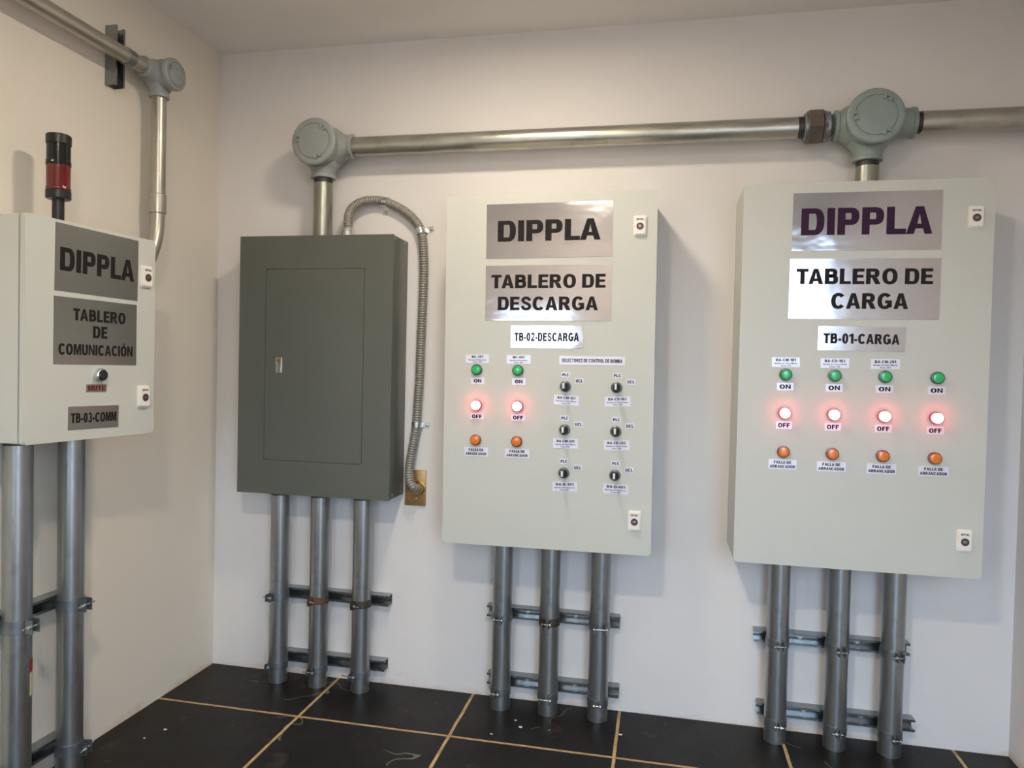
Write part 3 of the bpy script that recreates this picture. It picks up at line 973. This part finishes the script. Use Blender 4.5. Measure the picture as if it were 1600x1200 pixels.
for gi, (pn, xs, zt, mt) in enumerate(GROUPS):
    for pi, (x, seam) in enumerate(xs):
        floor_pipe('%s of three steel floor conduits under the %s' % (ORD[pi], pn), x, PY, zt, mt, seam)
        for lv in (0, 1):
            rt, k, gap, lb, rb, hd = CL[(gi, pi, lv)]
            clamp('%s clamp, %s conduit under the %s, %s channel' % (MW[k], ORD[pi], pn, ('upper', 'lower')[lv]),
                  (x, PY, (ZUp, ZLp)[lv]), (0, 0, math.radians(rt)), k, gap, lb, rb, hd)
LP = [(-1.090, 'left'), (-0.891, 'right')]
for i, (y, w) in enumerate(LP):
    t = floor_pipe('%s of two steel floor conduits under the small left-wall panel' % w, 0.083, y, 1.110, 'pipe', i == 0)
    t.rotation_euler = (0, 0, PI / 2)
    for lv, z in enumerate((0.560, 0.090)):
        clamp('zinc clamp, %s conduit under the small left-wall panel, %s channel' % (w, ('upper', 'lower')[lv]),
              (0.083, y, z), (0, 0, PI / 2 + math.radians((2, 10)[lv] if i else (0, 0)[lv])), 'clamp', 0.022, 0.022, 0.022, 1, hgt=0.040)
    if i == 0:
        for (z0, z1, mk) in ((0.415, 0.455, 'tagred'), (0.345, 0.415, 'tagwhite')):
            b = new()
            a0, a1 = math.radians(-76), math.radians(-42)
            ring = []
            for k in range(7):
                a = a0 + (a1 - a0) * k / 6
                ring.append([b.verts.new((math.cos(a) * (PR + d), math.sin(a) * (PR + d), z)) for d, z in ((0.0008, z0), (0.0008, z1), (0.0001, z1), (0.0001, z0))])
            for p, q in zip(ring, ring[1:]):
                for j in range(4):
                    b.faces.new((p[j], q[j], q[(j + 1) % 4], p[(j + 1) % 4]))
            b.faces.new(ring[0]); b.faces.new(ring[-1][::-1])
            obj('paper_label', b, MT[mk], t, None, 40, {'tagred': 'red paper label', 'tagwhite': 'cream paper label'}[mk])


# ------------------------------------------------------------------ conduit junction boxes
def jbox(label, loc, rot, mat, R, depth, hubs, turn):
    """round cast box: axis along local -y, back near the wall; hubs: (direction, end distance, hub radius)"""
    t = thing('junction_box', label, 'junction box', loc, rot)
    b = new()
    ax = 0.09 * (R / 0.094)
    back = ax - 0.010
    front = depth - ax
    add_lathe(b, (0, back, 0), (0, -1, 0), [(0, R * 0.55), (0.006, R * 0.78), (0.016, R * 0.90), (0.035, R * 0.955), (back + front - 0.022, R * 0.955)], 48)
    for d, end, hr in hubs:
        D = Vector(d)
        add_lathe(b, (0, 0, 0), D, [(0.0, R * 0.80), (R * 0.62, R * 0.80), (R * 0.90, hr * 1.22), (R * 1.02, hr * 1.05), (end - 0.014, hr), (end - 0.012, hr * 1.07), (end - 0.001, hr * 1.07), (end, hr * 1.03)], 40)
    obj('housing', b, MT[mat], t, None, 40)
    b = new()
    f = -front
    add_lathe(b, (0, f + 0.022, 0), (0, -1, 0), [(0, R * 0.97), (0.003, R), (0.016, R), (0.020, R * 0.965), (0.022, R * 0.92), (0.022, R * 0.76), (0.0195, R * 0.745), (0.0195, R * 0.715), (0.0235, R * 0.695), (0.025, R * 0.62), (0.026, R * 0.3), (0.0262, 0.0005)], 56)
    c = obj('cover', b, MT[mat], t, None, 30)
    for k in range(3):                                   # pairs of small wrench lugs on the cover
        a = turn + 2 * PI / 3 * k
        b = new()
        for da in (-0.14, 0.14):
            ca, sa = math.cos(a + da), math.sin(a + da)
            bb = new()
            add_box(bb, (0, 0, 0), (R * 0.16, 0.012, R * 0.10), 0.002)
            mm = T(ca * R * 0.70, f - 0.003, sa * R * 0.70) @ Matrix.Rotation(-(a + da), 4, 'Y')
            bmesh.ops.transform(bb, matrix=mm, verts=bb.verts)
            tmp = bpy.data.meshes.new('x'); bb.to_mesh(tmp); bb.free(); b.from_mesh(tmp); bpy.data.meshes.remove(tmp)
        obj('cover_lug', b, MT[mat], c, None, 30)
    return t


CY, CZ, CR = -0.090, 2.2455, 0.0385
jbox('round grey junction box above the dark grey breaker panel', (0.541, CY, CZ), (0, 0, 0), 'box', 0.094, 0.187, [((1, 0, 0), 0.134, 0.047), ((0, 0, -1), 0.128, 0.047)], math.radians(170))
jbox('round green-grey junction box above the TABLERO DE CARGA panel', (2.631, CY, CZ), (0, 0, 0), 'boxg', 0.094, 0.190, [((1, 0, 0), 0.150, 0.050), ((-1, 0, 0), 0.117, 0.050), ((0, 0, -1), 0.132, 0.047)], math.radians(60))
jbox('small round grey junction box high on the left wall', (0.074, -0.490, 2.412), (0, 0, PI / 2), 'box', 0.058, 0.128, [((-1, 0, 0), 0.090, 0.034), ((0, 0, -1), 0.084, 0.033)], math.radians(40))


def pipe_thing(label, name='conduit_pipe', cat='conduit', group=None):
    return thing(name, label, cat, (0, 0, 0), (0, 0, 0), group)


# horizontal run between the two boxes, ending in the union
t = thing('conduit_pipe', 'long horizontal steel conduit running between the two large junction boxes', 'conduit', (0.6755, CY, CZ))
b = new(); add_cyl(b, (0, 0, 0), (2.392 - 0.6755, 0, 0), CR, 40); obj('pipe', b, MT['hpipe'], t, None, 40)
b = new(); add_cyl(b, (2.392 - 0.6755, 0, 0), (2.4115 - 0.6755, 0, 0), CR - 0.001, 40); obj('thread_end', b, MT['thread'], t, None, 40, 'dark threaded end')
# union
t = thing('pipe_union', 'brown hexagonal pipe union left of the junction box above TABLERO DE CARGA', 'pipe union', (2.412, CY, CZ))
b = new()
add_lathe(b, (0, 0, 0), (1, 0, 0), [(0, 0.045), (0.004, 0.049), (0.016, 0.049), (0.018, 0.046), (0.07, 0.046), (0.07, 0.052), (0.086, 0.052), (0.088, 0.047)], 40)
obj('collar', b, MT['clamp'], t, None, 30)
b = new(); add_lathe(b, (0.012, 0, 0), (1, 0, 0), [(0, 0.062), (0.003, 0.0655), (0.047, 0.0655), (0.050, 0.062)], 6, 0.25)
obj('hex_nut', b, MT['union'], t, None, 20, 'brown hexagonal nut')
b = new(); add_lathe(b, (0.062, 0, 0), (1, 0, 0), [(0, 0.052), (0.002, 0.055), (0.014, 0.055), (0.016, 0.052)], 8, 0.2)
obj('lock_ring', b, MT['union'], t, None, 20)
b = new(); add_lathe(b, (0.088, 0, 0), (1, 0, 0), [(0.0025 * k, 0.0415 if k % 2 else 0.0395) for k in range(6)], 32)
obj('threaded_nipple', b, MT['clamp'], t, None, 30)
# run to the right wall
t = thing('conduit_pipe', 'horizontal steel conduit leaving the right junction box towards the right wall', 'conduit', (2.7815, CY, CZ))
b = new(); add_cyl(b, (0.018, 0, 0), (ROOM_W - 0.002 - 2.7815, 0, 0), CR, 40); obj('pipe', b, MT['hpipe'], t, None, 40)
b = new(); add_cyl(b, (0, 0, 0), (0.018, 0, 0), CR - 0.001, 40); obj('thread_end', b, MT['thread'], t, None, 40, 'dark threaded end')
# short risers
for (x, z0, z1, y, lab) in ((0.541, GZ1, CZ - 0.1285, -0.090, 'short vertical steel conduit from the breaker panel up to its junction box'),
                            (2.631, 2.000, CZ - 0.1325, -0.090, 'short vertical steel conduit from TABLERO DE CARGA up to its junction box')):
    t = thing('conduit_pipe', lab, 'conduit', (x, y, z0))
    b = new(); add_cyl(b, (0, 0, 0), (0, 0, z1 - z0 - 0.018), PR, 40); obj('pipe', b, MT['pipew'], t, None, 40)
    b = new(); add_cyl(b, (0, 0, z1 - z0 - 0.018), (0, 0, z1 - z0), PR - 0.0008, 40); obj('thread_end', b, MT['thread'], t, None, 40, 'dark threaded end')

# left wall: horizontal conduit, clamp, vertical conduit with coupling and elbow
LR = 0.0255
t = thing('conduit_pipe', 'horizontal steel conduit running along the top of the left wall', 'conduit', (0.074, -0.5805, 2.412))
b = new(); add_cyl(b, (0, 0, 0), (0, -1.60, 0), LR + 0.0015, 36); obj('pipe', b, MT['apipe'], t, None, 40)
clamp('zinc clamp holding the horizontal conduit high on the left wall', (0.074, -0.652, 2.412), (PI / 2, PI / 2, 0), 'clamp', 0.006, 0.008, 0.014, 1, LR + 0.0015, 0.030)
t = thing('conduit_pipe', 'vertical steel conduit with elbow below the small left-wall junction box', 'conduit', (0.074, -0.490, 1.55))
b = new(); add_cyl(b, (0, 0, 0.385), (0, 0, 2.3275 - 1.55), LR, 36); obj('pipe', b, MT['apipe'], t, None, 40)
b = new(); add_lathe(b, (0, 0, 0.350), (0, 0, 1), [(0, LR + 0.002), (0.002, LR + 0.0045), (0.070, LR + 0.0045), (0.072, LR + 0.002)], 36)
obj('coupling', b, MT['apipe'], t, None, 40)
b = new()
RB = 0.30
pts = [(0, 0, 0.365)] + [(0, -RB + RB * math.cos(a), 0.335 - 0.0 - RB * math.sin(a)) for a in [PI / 2 * k / 16 for k in range(12)]]
# the bend is left where it meets the side of the control panel
pts = [Vector(p) for p in pts]
cut = [p for p in pts if p.y > -0.232]
last = cut[-1]
d = (cut[-1] - cut[-2]).normalized()
add_tube(b, cut, LR - 0.0005, 32)
obj('elbow', b, MT['apipe'], t, None, 40)

# ------------------------------------------------------------------ corrugated flexible conduit, straps and plate
FLEX = [(0.655, -0.085, 1.905), (0.651, -0.083, 1.945), (0.653, -0.074, 1.982), (0.670, -0.060, 2.013), (0.706, -0.045, 2.034), (0.757, -0.032, 2.039), (0.789, -0.026, 2.034), (0.846, -0.026, 2.009), (0.897, -0.026, 1.976), (0.936, -0.026, 1.933), (0.954, -0.026, 1.885), (0.960, -0.026, 1.83), (0.964, -0.026, 1.754), (0.963, -0.026, 1.659), (0.960, -0.026, 1.546), (0.957, -0.026, 1.434), (0.954, -0.026, 1.294), (0.948, -0.026, 1.187), (0.945, -0.026, 1.113), (0.936, -0.029, 1.045), (0.927, -0.036, 0.978), (0.924, -0.046, 0.923), (0.930, -0.053, 0.880), (0.944, -0.050, 0.853), (0.953, -0.036, 0.845), (0.955, -0.018, 0.844)]
FR = 0.0188
t = thing('flexible_conduit', 'grey corrugated flexible conduit looping from the breaker panel top to the bronze wall plate', 'flexible conduit', (0.655, -0.085, GZ1))
o0 = Vector((0.655, -0.085, GZ1))
path = [p - o0 for p in catmull(FLEX, 0.0026)]
# re-sample evenly
ev = [path[0]]
acc = 0.0
STEP = 0.00255
for p, q in zip(path, path[1:]):
    L = (q - p).length
    while acc + L >= STEP:
        p = p + (q - p) * ((STEP - acc) / L)
        L = (q - p).length
        ev.append(p.copy())
        acc = 0.0
    acc += L
b = new()
add_tube(b, ev, lambda i, n: FR - (0.0, 0.0005, 0.0030, 0.0005)[i % 4], 20)
obj('hose', b, MT['flex'], t, None, 80)
b = new()
add_lathe(b, (0, 0, 0), (0, 0, 1), [(0, 0.026), (0.005, 0.026), (0.005, 0.0215), (0.010, 0.0215), (0.010, 0.0265), (0.030, 0.0265), (0.032, 0.0235), (0.042, 0.0225)], 12)
obj('connector', b, MT['zinc'], t, None, 25, 'chrome screw-in connector')
b = new()
add_lathe(b, (0.300, 0.0775, 0.844 - GZ1), (0, -1, 0), [(0, 0.029), (0.005, 0.029), (0.006, 0.0245), (0.022, 0.0235)], 24)
obj('end_fitting', b, MT['brass'], t, None, 30, 'brass-coloured end fitting')


def strap(label, loc, rot):
    """one-hole strap: a half loop over the hose and a flat tab with a screw, tab along local +x"""
    t = thing('conduit_strap', label, 'conduit strap', loc, rot, 'one-hole straps on the flexible conduit')
    b = new()
    wd, th = 0.022, 0.0016
    ri = FR + 0.0004
    c = -0.026
    out_, in_ = [], []
    for k in range(19):
        a = PI + PI * k / 18                 # over the hose from the -x side to the +x side
        out_.append((math.cos(a) * (ri + th), c + math.sin(a) * (ri + th)))
        in_.append((math.cos(a) * ri, c + math.sin(a) * ri))
    poly = [(-ri - th, -0.0005)] + out_ + [(ri + th, -0.003), (ri + 0.030, -0.003), (ri + 0.030, -0.0005), (ri, -0.0005)] + list(reversed(in_)) + [(-ri, -0.0005)]
    A = [b.verts.new((p[0], p[1], -wd / 2)) for p in poly]
    B = [b.verts.new((p[0], p[1], wd / 2)) for p in poly]
    n = len(poly)
    for i in range(n):
        j = (i + 1) % n
        b.faces.new((A[i], A[j], B[j], B[i]))
    b.faces.new(A[::-1]); b.faces.new(B)
    obj('band', b, MT['zinc'], t, None, 30)
    b = new(); add_lathe(b, (ri + 0.018, -0.003, 0), (0, -1, 0), [(0, 0.0068), (0.0015, 0.0064), (0.0035, 0.004), (0.0038, 0.0004)], 16)
    obj('screw', b, MT['bolt'], t, None, 30)


strap('bright one-hole strap at the top of the flexible conduit loop', (0.789, 0, 2.033), (0, math.radians(90 + 10), 0))
strap('bright one-hole strap where the flexible conduit turns down', (0.947, 0, 1.910), (0, math.radians(-16), 0))
strap('bright one-hole strap low on the flexible conduit above the bronze plate', (0.9455, 0, 1.110), (0, math.radians(4), 0))

t = thing('cover_plate', 'bronze rectangular wall plate beside the breaker panel where the flexible conduit ends', 'wall plate', (0.9385, 0, 0.768))
b = new()
add_box(b, (0, -0.004, 0.075), (0.091, 0.008, 0.150), 0.0025)
obj('plate', b, MT['plate'], t, None, 30)
for z in (0.118, 0.030):
    b = new(); add_lathe(b, (0.006, -0.0078, z), (0, -1, 0), [(0, 0.0045), (0.0014, 0.004), (0.002, 0.0004)], 14)
    obj('screw', b, MT['bolt'], t, None, 30)

# ------------------------------------------------------------------ chips of plaster on the floor
for i, (x, y, lab) in enumerate(((0.192, -0.570, 'tiny white plaster chip on the floor near the left wall'),
                                 (0.161, -0.639, 'tiny white plaster chip on the floor closest to the left conduits'),
                                 (1.421, -0.181, 'tiny white plaster chip just in front of the left conduit under TABLERO DE DESCARGA'),
                                 (1.449, -0.230, 'tiny plaster chip between the tile joint and the left conduit under TABLERO DE DESCARGA'),
                                 (1.355, -0.305, 'tiny white plaster chip beside the long tile joint under TABLERO DE DESCARGA'),
                                 (1.558, -0.222, 'tiny white plaster chip in front of the middle conduit under TABLERO DE DESCARGA'),
                                 (1.822, -0.194, 'white plaster chip lying on the tile joint right of TABLERO DE DESCARGA'))):
    b = new()
    s = (0.006, 0.004, 0.004, 0.006, 0.004, 0.003, 0.006)[i]
    bmesh.ops.create_icosphere(b, subdivisions=1, radius=s)
    for v in b.verts:
        v.co = Vector((v.co.x * 1.5 * random.uniform(0.7, 1.2), v.co.y * random.uniform(0.7, 1.2), v.co.z * 0.5))
    zmin = min(v.co.z for v in b.verts)
    for v in b.verts:
        v.co.z -= zmin
    o = obj('plaster_chip', b, MT['chip'], None, T(x, y, 0), 0)
    tag(o, lab, 'chip', 'plaster chips on the floor')
